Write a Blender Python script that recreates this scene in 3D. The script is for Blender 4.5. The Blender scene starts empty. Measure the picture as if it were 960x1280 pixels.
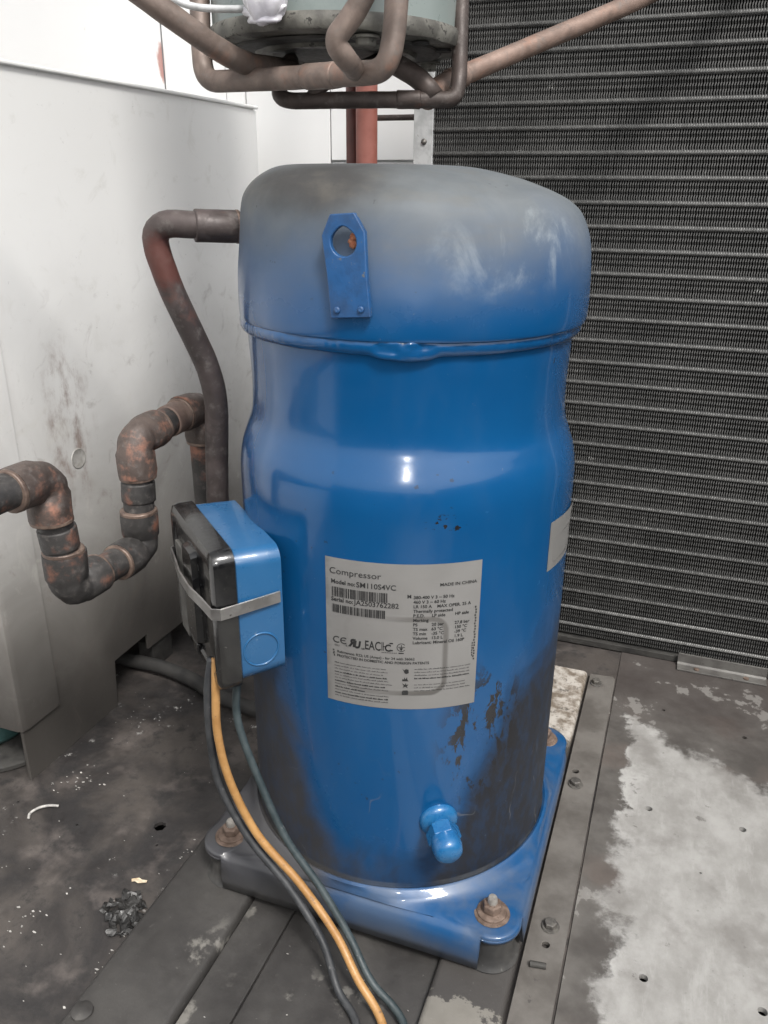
import bpy, bmesh, math, random
from mathutils import Vector, Matrix, noise
from mathutils.geometry import delaunay_2d_cdt
R = math.radians
random.seed(7)
scn = bpy.context.scene
C = scn.collection

# ------------------------------------------------------------------ camera
yaw, pitch, roll = R(20.054), R(21.841), R(0.505)
fw = Vector((-math.sin(yaw)*math.cos(pitch), math.cos(yaw)*math.cos(pitch), -math.sin(pitch)))
rt = Vector((math.cos(yaw), math.sin(yaw), 0)); dn = fw.cross(rt)
r2 = rt*math.cos(roll) - dn*math.sin(roll); d2 = rt*math.sin(roll) + dn*math.cos(roll)
cd = bpy.data.cameras.new('camera'); cam = bpy.data.objects.new('camera', cd); C.objects.link(cam)
m = Matrix.Identity(4)
for i in range(3):
    m[i][0] = r2[i]; m[i][1] = -d2[i]; m[i][2] = -fw[i]
m[0][3], m[1][3], m[2][3] = .1604, -.4822, .4702
cam.matrix_world = m
cd.sensor_fit = 'VERTICAL'; cd.sensor_height = 36; cd.lens = 36*1015.5/1280
cd.clip_start = .01; cd.clip_end = 500
scn.camera = cam

# ------------------------------------------------------------------ light
SUN_EL, SUN_AZ = 54, 46          # azimuth measured from -Y (behind the camera) towards +X
w = bpy.data.worlds.new('World'); scn.world = w; w.use_nodes = True
nt = w.node_tree; bg = nt.nodes['Background']
sky = nt.nodes.new('ShaderNodeTexSky'); sky.sky_type = 'NISHITA'; sky.sun_disc = False
sky.sun_elevation = R(SUN_EL); sky.sun_rotation = R(180-SUN_AZ); sky.dust_density = 4; sky.air_density = 1.0
hs = nt.nodes.new('ShaderNodeHueSaturation'); hs.inputs['Saturation'].default_value = .12
nt.links.new(sky.outputs[0], hs.inputs['Color']); nt.links.new(hs.outputs[0], bg.inputs[0])
bg.inputs[1].default_value = .12
sl = bpy.data.lights.new('sun', 'SUN'); so = bpy.data.objects.new('sun', sl); C.objects.link(so)
sl.energy = 1.9; sl.angle = R(11); sl.color = (1, .965, .92)
sd = Vector((math.sin(R(SUN_AZ))*math.cos(R(SUN_EL)), -math.cos(R(SUN_AZ))*math.cos(R(SUN_EL)), math.sin(R(SUN_EL))))
so.rotation_euler = (-sd).to_track_quat('-Z', 'Y').to_euler(); so.location = (.3, -.8, 3)
# the phone's small torch next to its lens, seen as the sharp glint on the shell
tl = bpy.data.lights.new('phone_torch', 'AREA'); to = bpy.data.objects.new('phone_torch', tl); C.objects.link(to)
tl.shape = 'DISK'; tl.size = .010; tl.energy = .22; tl.color = (1, .97, .93)
to.matrix_world = m.copy(); to.location = Vector(m.translation) + Vector((.0, -.004, .016))
scn.view_settings.view_transform = 'Standard'; scn.view_settings.look = 'None'
scn.view_settings.exposure = .74; scn.view_settings.gamma = 1

# ------------------------------------------------------------------ node helper
class N:
    def __init__(s, name):
        s.m = bpy.data.materials.new(name); s.m.use_nodes = True; s.t = s.m.node_tree
        s.b = s.t.nodes['Principled BSDF']; s.tc = s.t.nodes.new('ShaderNodeTexCoord')
        s.co = s.tc.outputs['Object']
        sp = s.t.nodes.new('ShaderNodeSeparateXYZ'); s.t.links.new(s.co, sp.inputs[0])
        s.x, s.y, s.z = sp.outputs
    def put(s, sock, v):
        if isinstance(v, (int, float)): sock.default_value = v
        elif isinstance(v, (tuple, list)): sock.default_value = (*v, 1) if len(v) == 3 and sock.type == 'RGBA' else v
        else: s.t.links.new(v, sock)
    def ma(s, op, a, b=0., c=0., clamp=False):
        n = s.t.nodes.new('ShaderNodeMath'); n.operation = op; n.use_clamp = clamp
        for i, v in enumerate((a, b, c)): s.put(n.inputs[i], v)
        return n.outputs[0]
    def mr(s, v, a, b, c=0., d=1., smooth=True):
        n = s.t.nodes.new('ShaderNodeMapRange'); n.interpolation_type = 'SMOOTHSTEP' if smooth else 'LINEAR'
        for i, q in enumerate((v, a, b, c, d)): s.put(n.inputs[i], q)
        return n.outputs[0]
    def noise(s, scale, detail=4, rough=.55, stretch=None, dist=0, off=None, color=False):
        n = s.t.nodes.new('ShaderNodeTexNoise'); co = s.co
        if stretch or off:
            mp = s.t.nodes.new('ShaderNodeMapping'); s.t.links.new(co, mp.inputs[0])
            if stretch: mp.inputs['Scale'].default_value = stretch
            if off: mp.inputs['Location'].default_value = off
            co = mp.outputs[0]
        s.t.links.new(co, n.inputs['Vector'])
        n.inputs['Scale'].default_value = scale; n.inputs['Detail'].default_value = detail
        n.inputs['Roughness'].default_value = rough; n.inputs['Distortion'].default_value = dist
        return n.outputs['Color' if color else 'Fac']
    def mix(s, f, a, b):
        n = s.t.nodes.new('ShaderNodeMix'); n.data_type = 'RGBA'
        s.put(n.inputs[0], f); s.put(n.inputs[6], a); s.put(n.inputs[7], b); return n.outputs[2]
    def bump(s, h, strength=.3, dist=.001, prev=None):
        n = s.t.nodes.new('ShaderNodeBump'); n.inputs['Strength'].default_value = strength; n.inputs['Distance'].default_value = dist
        s.put(n.inputs['Height'], h)
        if prev: s.t.links.new(prev, n.inputs['Normal'])
        return n.outputs[0]
    def fin(s, col, rough=.5, metal=0., bump=None, coat=0., spec=None):
        s.put(s.b.inputs['Base Color'], col); s.put(s.b.inputs['Roughness'], rough); s.put(s.b.inputs['Metallic'], metal)
        s.put(s.b.inputs['Coat Weight'], coat); s.b.inputs['Coat Roughness'].default_value = .07
        if spec is not None: s.b.inputs['Specular IOR Level'].default_value = spec
        if bump: s.t.links.new(bump, s.b.inputs['Normal'])
        return s.m
    # blob: 1 inside an ellipsoid around p with radii r, ragged by noise nz
    def blob(s, p, r, nz=None, amt=.5, lo=1.15, hi=.7):
        a = s.ma('POWER', s.ma('ABSOLUTE', s.ma('DIVIDE', s.ma('SUBTRACT', s.x, p[0]), r[0])), 2)
        b = s.ma('POWER', s.ma('ABSOLUTE', s.ma('DIVIDE', s.ma('SUBTRACT', s.y, p[1]), r[1])), 2)
        c = s.ma('POWER', s.ma('ABSOLUTE', s.ma('DIVIDE', s.ma('SUBTRACT', s.z, p[2]), r[2])), 2)
        d = s.ma('SQRT', s.ma('ADD', s.ma('ADD', a, b), c))
        if nz is not None: d = s.ma('ADD', d, s.ma('MULTIPLY', s.ma('SUBTRACT', nz, .5), amt*2))
        return s.mr(d, lo, hi)

# ------------------------------------------------------------------ materials
def mat_blue():
    s = N('blue_paint')
    n1 = s.noise(14, 5); n2 = s.noise(60, 6, .65); n3 = s.noise(300, 4, .7); nst = s.noise(30, 5, .6, (1, 1, .15))
    base = s.mix(n1, (.0038, .074, .205), (.0025, .052, .158))
    # dust settled on the upward faces of the cap
    dz = s.ma('ADD', s.z, s.ma('MULTIPLY', s.ma('SUBTRACT', s.noise(9, 5, .6), .5), .05))
    dust = s.mr(dz, .402, .468)
    dcol = s.mix(s.noise(22, 6, .6, dist=1.2), (.082, .092, .094), (.155, .162, .158))
    col = s.mix(s.ma('MULTIPLY', dust, .93), base, dcol)
    br = s.blob((-.030, -.080, .472), (.06, .055, .018), s.noise(28, 6, .6), .5, 1.3, .3)
    col = s.mix(s.ma('MULTIPLY', br, .85), col, (.030, .027, .025))
    wh = s.ma('MULTIPLY', s.blob((.075, -.06, .44), (.04, .06, .022), n2, .6, 1.2, .5), s.mr(s.noise(38, 6, .7, (1, 1, .6), dist=.7), .46, .74))
    col = s.mix(s.ma('MULTIPLY', wh, .26), col, (.5, .55, .56))
    # grime low down, heavier at the right and left flanks
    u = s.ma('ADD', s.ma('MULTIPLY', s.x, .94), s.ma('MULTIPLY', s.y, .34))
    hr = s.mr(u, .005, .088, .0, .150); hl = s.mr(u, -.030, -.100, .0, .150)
    h = s.ma('ADD', s.ma('ADD', hr, hl), .074)
    q = s.ma('SUBTRACT', s.ma('ADD', h, s.ma('MULTIPLY', s.ma('SUBTRACT', s.noise(26, 6, .65, dist=.6), .5), .09)), s.z)
    q = s.ma('ADD', q, s.ma('MULTIPLY', s.ma('SUBTRACT', nst, .5), .04))
    rad = s.ma('SQRT', s.ma('ADD', s.ma('MULTIPLY', s.x, s.x), s.ma('MULTIPLY', s.y, s.y)))
    body = s.ma('MULTIPLY', s.mr(s.z, .040, .0405), s.mr(rad, .1086, .1078))
    soot = s.ma('MULTIPLY', s.mr(q, -.018, .052), body)
    worn = s.mr(s.noise(130, 7, .72, (1, 1, .5), off=(.2, .2, .6)), .36, .60)
    soot2 = s.ma('MULTIPLY', soot, s.ma('ADD', .84, s.ma('MULTIPLY', worn, .16)))
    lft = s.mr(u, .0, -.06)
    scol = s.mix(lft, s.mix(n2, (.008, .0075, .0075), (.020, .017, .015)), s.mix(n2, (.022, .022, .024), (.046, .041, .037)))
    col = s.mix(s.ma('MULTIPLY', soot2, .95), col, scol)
    # black jagged smears
    sm = s.blob((.079, -.073, .155), (.03, .035, .055), None, 0, 1.2, .6)
    sm = s.ma('MULTIPLY', sm, s.mr(s.noise(70, 6, .68, (1, 1, .45), dist=.35, off=(.3, .1, .2)), .52, .555))
    sm2 = s.blob((.054, -.093, .302), (.012, .012, .006), None, 0, 1.1, .8)
    sm2 = s.ma('MULTIPLY', sm2, s.mr(s.noise(210, 4, .6, (1, 1, 1.6), off=(.1, .4, 0)), .585, .61))
    col = s.mix(s.ma('MAXIMUM', sm, sm2), col, (.012, .012, .014))
    scr = s.ma('MULTIPLY', s.mr(s.ma('ABSOLUTE', s.ma('SUBTRACT', s.noise(20, 3, .5, (1, 1, .55), off=(.7, .2, .3)), .5)), .006, .001), s.ma('MULTIPLY', s.mr(s.z, .16, .08), s.mr(s.noise(40, 4, off=(.1, .8, 0)), .5, .62)))
    col = s.mix(s.ma('MULTIPLY', scr, s.ma('MULTIPLY', body, .45)), col, (.16, .16, .16))
    # brownish dust lying on the base plate
    pl = s.ma('MULTIPLY', s.mr(s.z, .0505, .049), s.mr(s.noise(24, 6, .6), .38, .66))
    col = s.mix(s.ma('MULTIPLY', pl, .42), col, (.115, .125, .135))
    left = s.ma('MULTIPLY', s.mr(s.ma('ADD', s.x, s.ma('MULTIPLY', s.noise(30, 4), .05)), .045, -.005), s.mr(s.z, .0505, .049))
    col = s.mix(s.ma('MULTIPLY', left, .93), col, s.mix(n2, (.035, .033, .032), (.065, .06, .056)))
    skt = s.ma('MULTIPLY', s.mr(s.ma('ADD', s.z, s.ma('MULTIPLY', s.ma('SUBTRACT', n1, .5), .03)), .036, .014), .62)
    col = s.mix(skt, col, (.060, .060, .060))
    spk = s.mr(n3, .70, .76)
    col = s.mix(s.ma('MULTIPLY', spk, .25), col, (.35, .36, .36))
    rough = s.ma('ADD', s.ma('MULTIPLY', s.ma('MINIMUM', 1, s.ma('MULTIPLY', s.ma('MAXIMUM', dust, soot), 1.8)), .46), s.mr(n2, .3, .7, .16, .27))
    # fine dust film, runs and tiny chips on the paint
    film = s.ma('MULTIPLY', s.mr(s.noise(16, 7, .68, (1, 1, .35), off=(.3, .6, .1)), .46, .72), .05)
    col = s.mix(film, col, (.20, .20, .195))
    chip = s.ma('MULTIPLY', s.mr(s.noise(190, 3, .5, off=(.6, .1, .4)), .70, .72), s.mr(s.noise(25, 3, off=(.2, .2, .9)), .5, .6))
    col = s.mix(s.ma('MULTIPLY', chip, .6), col, (.015, .018, .022))
    sat = s.ma('MULTIPLY', dust, s.mr(s.noise(12, 6, .65, (1, 1, 2.5), off=(.8, .1, .2), dist=.5), .48, .66))
    col = s.mix(s.ma('MULTIPLY', sat, .35), col, (.125, .115, .095))
    rough = s.ma('ADD', rough, s.ma('ADD', s.ma('MULTIPLY', film, .6), s.mr(s.z, .0505, .049, 0, .22)))
    return s.fin(col, rough, 0, s.bump(s.ma('ADD', s.ma('MULTIPLY', s.noise(18, 3), 1.5), s.ma('MULTIPLY', n2, .15)), .35, .0008),
                 coat=s.ma('MULTIPLY', s.ma('SUBTRACT', 1, s.ma('MINIMUM', 1, s.ma('MULTIPLY', s.ma('MAXIMUM', dust, soot), 2.2))), .5), spec=.45)
def mat_box():
    s = N('light_blue_paint'); n2 = s.noise(50, 6, .65)
    col = s.mix(s.noise(20, 4), (.020, .105, .235), (.014, .082, .20))
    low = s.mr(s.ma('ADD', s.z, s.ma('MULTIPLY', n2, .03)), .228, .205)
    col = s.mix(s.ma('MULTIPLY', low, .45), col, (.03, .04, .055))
    col = s.mix(s.ma('MULTIPLY', s.mr(s.noise(160, 5, .7), .62, .74), .45), col, (.3, .36, .4))
    return s.fin(col, s.mr(n2, .3, .7, .22, .45), 0, s.bump(n2, .15, .0005), coat=.3)
def mat_simple(name, c1, c2, rough=(.4, .6), metal=0., scale=40, speck=None, bump=.2, coat=0., bscale=None, bdist=.0006, det=6, f=(.35, .65)):
    s = N(name); n = s.noise(scale, det, .62); n2 = s.noise(bscale or scale*4, 5, .65)
    col = s.mix(s.mr(n, *f), c1, c2)
    if speck: col = s.mix(s.mr(n2, speck[0], speck[0]+.06), col, speck[1])
    return s.fin(col, s.mr(n2, .3, .7, *rough), metal, s.bump(n2, bump, bdist), coat=coat)
def mat_label():
    s = N('label_foil'); n = s.noise(30, 5); n2 = s.noise(160, 5, .7)
    col = s.mix(n, (.225, .22, .212), (.30, .295, .286))
    uv = s.t.nodes.new('ShaderNodeSeparateXYZ'); s.t.links.new(s.tc.outputs['UV'], uv.inputs[0]); U, V = uv.outputs[0], uv.outputs[1]
    # rubbed rounded rectangle left by something pressed against the foil
    qx = s.ma('MAXIMUM', s.ma('SUBTRACT', s.ma('ABSOLUTE', s.ma('SUBTRACT', U, .46)), .23), 0)
    qy = s.ma('MAXIMUM', s.ma('SUBTRACT', s.ma('ABSOLUTE', s.ma('SUBTRACT', V, .38)), .17), 0)
    d = s.ma('SQRT', s.ma('ADD', s.ma('POWER', qx, 2), s.ma('POWER', qy, 2)))
    d = s.ma('ABSOLUTE', s.ma('SUBTRACT', d, .09))
    ring = s.mr(d, .026, .006); side = s.ma('ADD', s.mr(U, .3, .66, .10, .8), s.mr(V, .3, .12, 0, .2))
    ring = s.ma('MULTIPLY', ring, side)
    col = s.mix(ring, col, (.135, .128, .12))
    col = s.mix(s.ma('MULTIPLY', s.mr(n2, .60, .78), .25), col, (.2, .19, .18))
    edge = s.ma('MULTIPLY', s.mr(U, .05, .0), s.mr(s.noise(80, 5, .7), .35, .6))
    col = s.mix(s.ma('MULTIPLY', edge, .5), col, (.12, .12, .12))
    return s.fin(col, s.mr(n, .3, .7, .38, .55), .35, s.bump(s.ma('ADD', s.ma('MULTIPLY', ring, 1.0), s.ma('MULTIPLY', n, .6)), .5, .0006), spec=.4)
def mat_copper(name, pipe, bright, pinkf=(.58, .72), scale=45, patches=None):
    s = N(name); n = s.noise(scale, 6, .62, dist=.7); n2 = s.noise(scale*3.5, 6, .7)
    col = s.mix(s.mr(n, .35, .65), pipe, tuple(c*1.7 for c in pipe))
    col = s.mix(s.ma('MULTIPLY', s.mr(s.noise(scale*.7, 5, .65, off=(.4, .2, .7)), *pinkf), .8), col, bright)
    col = s.mix(s.ma('MULTIPLY', s.mr(n2, .50, .72), .6), col, (.16, .145, .135))
    for p, r, c in patches or ():
        col = s.mix(s.ma('MULTIPLY', s.blob(p, r, n2, .5, 1.2, .5), .75), col, c)
    return s.fin(col, s.mr(n2, .3, .7, .42, .7), .25, s.bump(n2, .45, .0008))
def mat_cabinet():
    s = N('cabinet_sheet'); n = s.noise(7, 6, .6, dist=.8); n2 = s.noise(40, 6, .68, dist=.8); n3 = s.noise(180, 5, .7)
    base = s.mix(s.noise(3.5, 3, .5, (1, 1, .5)), (.76, .76, .745), (.83, .83, .82))
    z = s.ma('ADD', s.z, s.ma('MULTIPLY', s.ma('SUBTRACT', n, .5), .14))
    g = s.mr(z, .42, .10, 0, 1)
    col = s.mix(s.ma('MULTIPLY', g, .86), base, s.mix(n2, (.105, .093, .078), (.17, .155, .135)))
    g2 = s.mr(z, .20, .04); col = s.mix(s.ma('MULTIPLY', g2, .85), col, (.045, .040, .036))
    st = s.ma('MULTIPLY', s.mr(n2, .56, .74), s.mr(z, .46, .30))
    col = s.mix(s.ma('MULTIPLY', st, .40), col, (.16, .13, .11))
    sm = s.ma('MULTIPLY', s.blob((.002, -.12, .285), (.2, .028, .075), n2, .7, 1.2, .4), s.mr(s.noise(60, 6, .7, (1, 1, .5)), .42, .7))
    col = s.mix(s.ma('MULTIPLY', sm, .75), col, (.15, .085, .06))
    pale = s.ma('MULTIPLY', s.mr(s.noise(22, 6, .66, dist=1.5, off=(.6, 0, .1)), .56, .7), s.mr(z, .05, .2))
    col = s.mix(s.ma('MULTIPLY', pale, .28), col, (.55, .54, .50))
    col = s.mix(s.ma('MULTIPLY', s.mr(n3, .66, .74), .3), col, (.10, .09, .08))
    return s.fin(col, s.mr(n2, .3, .7, .35, .6), .0, s.bump(s.ma('ADD', s.noise(9, 2), s.ma('MULTIPLY', n2, .05)), .3, .003))
def mat_wall():
    s = N('white_wall'); n = s.noise(6, 5)
    col = s.mix(n, (.74, .74, .735), (.82, .82, .815))
    rs = s.ma('MULTIPLY', s.blob((-.463, .452, .605), (.012, .012, .022), s.noise(90, 5), .4), .8)
    col = s.mix(rs, col, (.36, .12, .09))
    col = s.mix(s.ma('MULTIPLY', s.mr(s.noise(70, 6, .7), .66, .74), .3), col, (.4, .36, .33))
    return s.fin(col, .5, 0, s.bump(n, .2, .003))
def mat_floor_left():
    s = N('sooty_floor'); n = s.noise(11, 7, .62, dist=.6); n2 = s.noise(60, 7, .7); n3 = s.noise(320, 5, .7)
    col = s.mix(s.mr(n, .38, .66), (.024, .022, .022), (.072, .063, .057))
    col = s.mix(s.ma('MULTIPLY', s.mr(s.noise(17, 6, .6, off=(.3, .8, 0)), .52, .68), .6), col, (.145, .125, .115))
    col = s.mix(s.ma('MULTIPLY', s.mr(n2, .52, .66), .7), col, (.020, .019, .019))
    col = s.mix(s.ma('MULTIPLY', s.mr(n3, .68, .76), .6), col, (.18, .17, .16))
    crust = s.ma('MULTIPLY', s.mr(s.noise(75, 6, .7, off=(.2, .5, 0)), .60, .64), s.mr(s.noise(9, 3, off=(.9, .2, 0)), .56, .64))
    col = s.mix(crust, col, (.5, .49, .47))
    return s.fin(col, s.mr(n2, .3, .7, .42, .75), 0, s.bump(s.ma('ADD', n, s.ma('ADD', s.ma('MULTIPLY', n2, .3), s.ma('MULTIPLY', n3, .12))), .6, .002))
def mat_floor_right():
    s = N('flaking_floor'); n = s.noise(9, 6, .6); n2 = s.noise(42, 8, .66); n3 = s.noise(230, 6, .72); n4 = s.noise(20, 7, .62); n5 = s.noise(26, 7, .7, (1.2, .8, 1), off=(.7, .3, 0))
    dirt = s.mix(s.mr(n4, .35, .65), (.068, .062, .057), (.125, .117, .108))
    dirt = s.mix(s.ma('MULTIPLY', s.mr(s.noise(14, 5, off=(.2, .9, 0)), .5, .68), .5), dirt, (.13, .105, .092))
    dark = s.mr(s.ma('ADD', s.y, s.ma('MULTIPLY', n, .06)), .19, .30)
    dirt = s.mix(s.ma('MULTIPLY', dark, .65), dirt, (.050, .041, .038))
    rag = s.ma('ADD', s.ma('MULTIPLY', s.ma('SUBTRACT', n4, .5), .085), s.ma('ADD', s.ma('MULTIPLY', s.ma('SUBTRACT', n2, .5), .045), s.ma('MULTIPLY', s.ma('SUBTRACT', n3, .5), .008)))
    dx = s.ma('SUBTRACT', s.ma('ADD', s.x, rag), .162)
    dy = s.ma('SUBTRACT', s.ma('SUBTRACT', .270, s.ma('MULTIPLY', s.x, .42)), s.ma('ADD', s.y, s.ma('MULTIPLY', rag, -1.0)))
    e = s.ma('MINIMUM', dx, dy)
    k = s.mr(e, -.003, s.mr(n, .4, .6, .003, .016))
    pale = s.mix(s.mr(n5, .3, .7), (.245, .238, .225), (.36, .354, .34))
    film = s.ma('MULTIPLY', s.mr(s.noise(16, 6, .64, off=(.15, .62, 0)), .50, .66), .55)
    pale = s.mix(film, pale, (.155, .145, .135))
    brush = s.ma('MULTIPLY', s.mr(s.noise(24, 7, .7, (2.2, .5, 1), off=(.5, .1, 0)), .54, .68), .5)
    pale = s.mix(brush, pale, (.40, .395, .38))
    rim = s.ma('MULTIPLY', s.ma('MULTIPLY', s.mr(s.ma('ABSOLUTE', s.ma('SUBTRACT', e, .005)), .009, .0), s.mr(n5, .4, .6)), .6)
    pale = s.mix(rim, pale, (.42, .415, .40))
    col = s.mix(k, dirt, pale)
    isl = s.ma('MULTIPLY', s.mr(s.ma('ADD', n4, s.ma('MULTIPLY', n3, .12)), .665, .68), s.mr(e, .02, .0))
    col = s.mix(s.ma('MULTIPLY', isl, .6), col, (.25, .24, .225))
    col = s.mix(s.ma('MULTIPLY', s.mr(n3, .64, .74), .55), col, (.085, .078, .072))
    col = s.mix(s.ma('MULTIPLY', s.mr(s.noise(60, 7, .7, off=(.4, .4, 0)), .62, .69), .7), col, (.105, .097, .09))
    return s.fin(col, s.mr(n2, .3, .7, .42, .7), 0, s.bump(s.ma('ADD', s.ma('MULTIPLY', k, .8), s.ma('ADD', s.ma('MULTIPLY', n2, .5), s.ma('MULTIPLY', n3, .15))), .55, .0012))
def mat_rail(dark=False):
    s = N('dusty_rail_dark' if dark else 'dusty_rail'); n = s.noise(16, 6, .62); n2 = s.noise(70, 6, .68); n3 = s.noise(330, 4, .7)
    if dark:
        col = s.mix(s.mr(n, .35, .65), (.031, .029, .028), (.056, .053, .050))
        pt = s.ma('MULTIPLY', s.mr(s.noise(50, 6, .65, off=(.1, .2, 0)), .54, .64), s.mr(s.noise(13, 3, off=(.5, .1, 0)), .5, .62))
        col = s.mix(s.ma('MULTIPLY', pt, .7), col, (.22, .21, .19))
    else:
        a = s.mr(s.ma('ADD', s.y, s.ma('MULTIPLY', s.ma('SUBTRACT', n2, .5), .05)), -.136, -.139)
        col = s.mix(a, (.055, .051, .048), s.mix(n2, (.15, .14, .122), (.225, .213, .19)))
        b = s.mr(s.ma('ADD', s.y, s.ma('MULTIPLY', s.ma('SUBTRACT', n2, .5), .04)), .13, .15)
        col = s.mix(b, col, s.mix(s.mr(n2, .38, .62), (.16, .13, .10), (.44, .41, .37)))
        col = s.mix(s.ma('MULTIPLY', s.mr(s.noise(130, 6, .7), .56, .64), s.ma('MULTIPLY', b, .8)), col, (.08, .07, .06))
    col = s.mix(s.ma('MULTIPLY', s.mr(n3, .68, .74), .5), col, (.26, .25, .24))
    return s.fin(col, s.mr(n2, .3, .7, .45, .7), 0, s.bump(s.ma('ADD', n2, s.ma('MULTIPLY', n3, .3)), .4, .0008))
BLUE = mat_blue(); BOX = mat_box(); LABEL = mat_label(); CAB = mat_cabinet(); WALL = mat_wall()
FL = mat_floor_left(); FR = mat_floor_right(); RAIL = mat_rail(); RAILD = mat_rail(True)
BAR = mat_simple('dusty_bar_steel', (.088, .080, .072), (.150, .140, .128), (.45, .65), 0, 22, (.66, (.07, .065, .06)), .3, bscale=120)
COVER = mat_simple('black_plastic', (.006, .006, .007), (.013, .013, .0125), (.12, .28), 0, 60, (.66, (.10, .095, .09)), .15, bscale=240, coat=.5)
DUSTSTRIP = mat_simple('dusty_tape', (.07, .068, .062), (.13, .125, .115), (.6, .8), 0, 90)
STEEL = mat_simple('strap_steel', (.30, .29, .28), (.42, .41, .40), (.28, .42), .85, 60, (.64, (.12, .11, .10)))
RUST = mat_simple('rusty_steel', (.10, .068, .052), (.20, .145, .115), (.55, .8), .2, 150, (.60, (.06, .04, .03)), .5, bscale=600)
BOLT = mat_simple('dull_bolt_steel', (.09, .085, .08), (.17, .16, .145), (.4, .6), .4, 150, None, .3)
TIPM = mat_simple('bolt_tip', (.28, .26, .24), (.42, .40, .37), (.35, .5), .5, 150, None, .3)
RUBBER = mat_simple('dusty_rubber', (.028, .028, .028), (.055, .053, .050), (.6, .8), 0, 50, (.66, (.10, .10, .095)))
ORANGE = mat_simple('orange_sheath', (.32, .165, .055), (.43, .24, .09), (.4, .6), 0, 60, (.62, (.20, .12, .07)), .25, bscale=200)
TEALC = mat_simple('teal_grey_sheath', (.024, .036, .040), (.045, .060, .064), (.45, .65), 0, 60, (.64, (.12, .13, .13)))
BLACKC = mat_simple('black_sheath', (.022, .024, .027), (.045, .047, .05), (.45, .65), 0, 60, (.64, (.10, .10, .10)))
COP = mat_copper('aged_copper_tube', (.050, .040, .038), (.16, .075, .058), (.60, .74), 34, [((-.040, -.030, -.012), (.02, .03, .018), (.13, .045, .035))])
COPS = mat_copper('scorched_copper', (.036, .034, .033), (.30, .135, .09), (.52, .68), 48)
COPF = mat_copper('blotched_copper_fitting', (.060, .046, .040), (.40, .19, .13), (.50, .66), 55)
COPO = mat_copper('overhead_copper', (.13, .10, .085), (.26, .15, .11), (.56, .7), 40)
COPR = mat_copper('reddish_copper', (.15, .105, .085), (.27, .145, .10), (.56, .70), 40)
COPD = mat_copper('dark_copper', (.045, .034, .030), (.12, .06, .045), (.56, .7), 40)
SOLDER = mat_simple('solder_band', (.10, .07, .058), (.20, .145, .115), (.35, .55), .3, 120, None, .5)
REDP = mat_simple('red_oxide_paint', (.25, .085, .065), (.33, .125, .10), (.4, .6), 0, 30, (.68, (.45, .38, .34)))
REDD = mat_simple('dark_red_paint', (.10, .04, .035), (.16, .065, .055), (.4, .6), 0, 40)
GREEN = mat_simple('grey_green_enamel', (.15, .185, .18), (.21, .245, .235), (.25, .4), 0, 20, (.70, (.12, .12, .11)), .15, coat=.2)
FLANGE = mat_simple('dirty_flange_iron', (.06, .057, .05), (.17, .165, .145), (.5, .75), .1, 60, (.58, (.04, .038, .034)), .5)
FLDARK = mat_simple('sooty_iron', (.022, .021, .020), (.05, .048, .044), (.6, .85), 0, 60, None, .6)
FIN = mat_simple('dirty_fin_aluminium', (.052, .052, .050), (.085, .084, .081), (.4, .6), .1, 12, (.66, (.22, .22, .21)), .1)
TUBE = mat_simple('coil_tube_metal', (.16, .16, .155), (.31, .31, .30), (.4, .6), .1, 220, None, .2)
CAVITY = mat_simple('dark_cavity', (.010, .010, .010), (.016, .015, .015), (.8, .95))
GALV = mat_simple('galvanised_end_plate', (.40, .41, .41), (.55, .56, .56), (.35, .55), .2, 90, (.66, (.2, .19, .18)))
BRKT = mat_simple('grey_bracket', (.095, .09, .085), (.15, .145, .135), (.4, .6), .2, 50, (.62, (.08, .07, .065)))
INK = mat_simple('black_ink', (.012, .012, .013), (.025, .025, .025), (.4, .6), 0, 300, (.66, (.16, .155, .15)))
WHITEP = mat_simple('milky_plastic', (.62, .60, .66), (.78, .77, .80), (.15, .3), 0, 60, None, .3, coat=.4)
FLAKE = mat_simple('paint_flake', (.26, .25, .24), (.50, .49, .46), (.5, .7), 0, 200)
LEAF = mat_simple('dry_leaf', (.55, .42, .27), (.75, .66, .50), (.5, .7), 0, 200)
CHAR = mat_simple('charred_debris', (.010, .010, .010), (.030, .029, .028), (.25, .6), 0, 90, (.70, (.3, .29, .28)), .8)
TEAL = mat_simple('teal_enamel', (.03, .085, .085), (.05, .12, .115), (.35, .5), 0, 30)
CONC = mat_simple('roof_felt', (.07, .07, .068), (.11, .108, .104), (.8, .95), 0, 3)

# ------------------------------------------------------------------ mesh helpers
def obj(name, bm, mat, parent=None, smooth=False, bevel=0, label=None, kind=None, recalc=True, auto=None):
    if recalc: bmesh.ops.recalc_face_normals(bm, faces=bm.faces)
    me = bpy.data.meshes.new(name); bm.to_mesh(me); bm.free()
    o = bpy.data.objects.new(name, me); C.objects.link(o); me.materials.append(mat)
    if smooth:
        me.polygons.foreach_set('use_smooth', [True]*len(me.polygons))
        if auto:
            me.set_sharp_from_angle(angle=R(auto))
    if bevel:
        b = o.modifiers.new('bevel', 'BEVEL'); b.width = bevel; b.segments = 3; b.limit_method = 'ANGLE'; b.angle_limit = R(35)
        me.polygons.foreach_set('use_smooth', [True]*len(me.polygons))
        wn = o.modifiers.new('wn', 'WEIGHTED_NORMAL'); wn.keep_sharp = True
    if parent: o.parent = parent
    if label: o['label'] = label
    if kind: o['kind'] = kind
    return o
def tag(o, label, cat, group=None):
    o['label'] = label; o['category'] = cat
    if group: o['group'] = group
    return o
def thing(name, label, cat, group=None, loc=(0, 0, 0)):
    o = bpy.data.objects.new(name, None); C.objects.link(o); o.empty_display_size = .02; o.location = loc
    return tag(o, label, cat, group)
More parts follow.
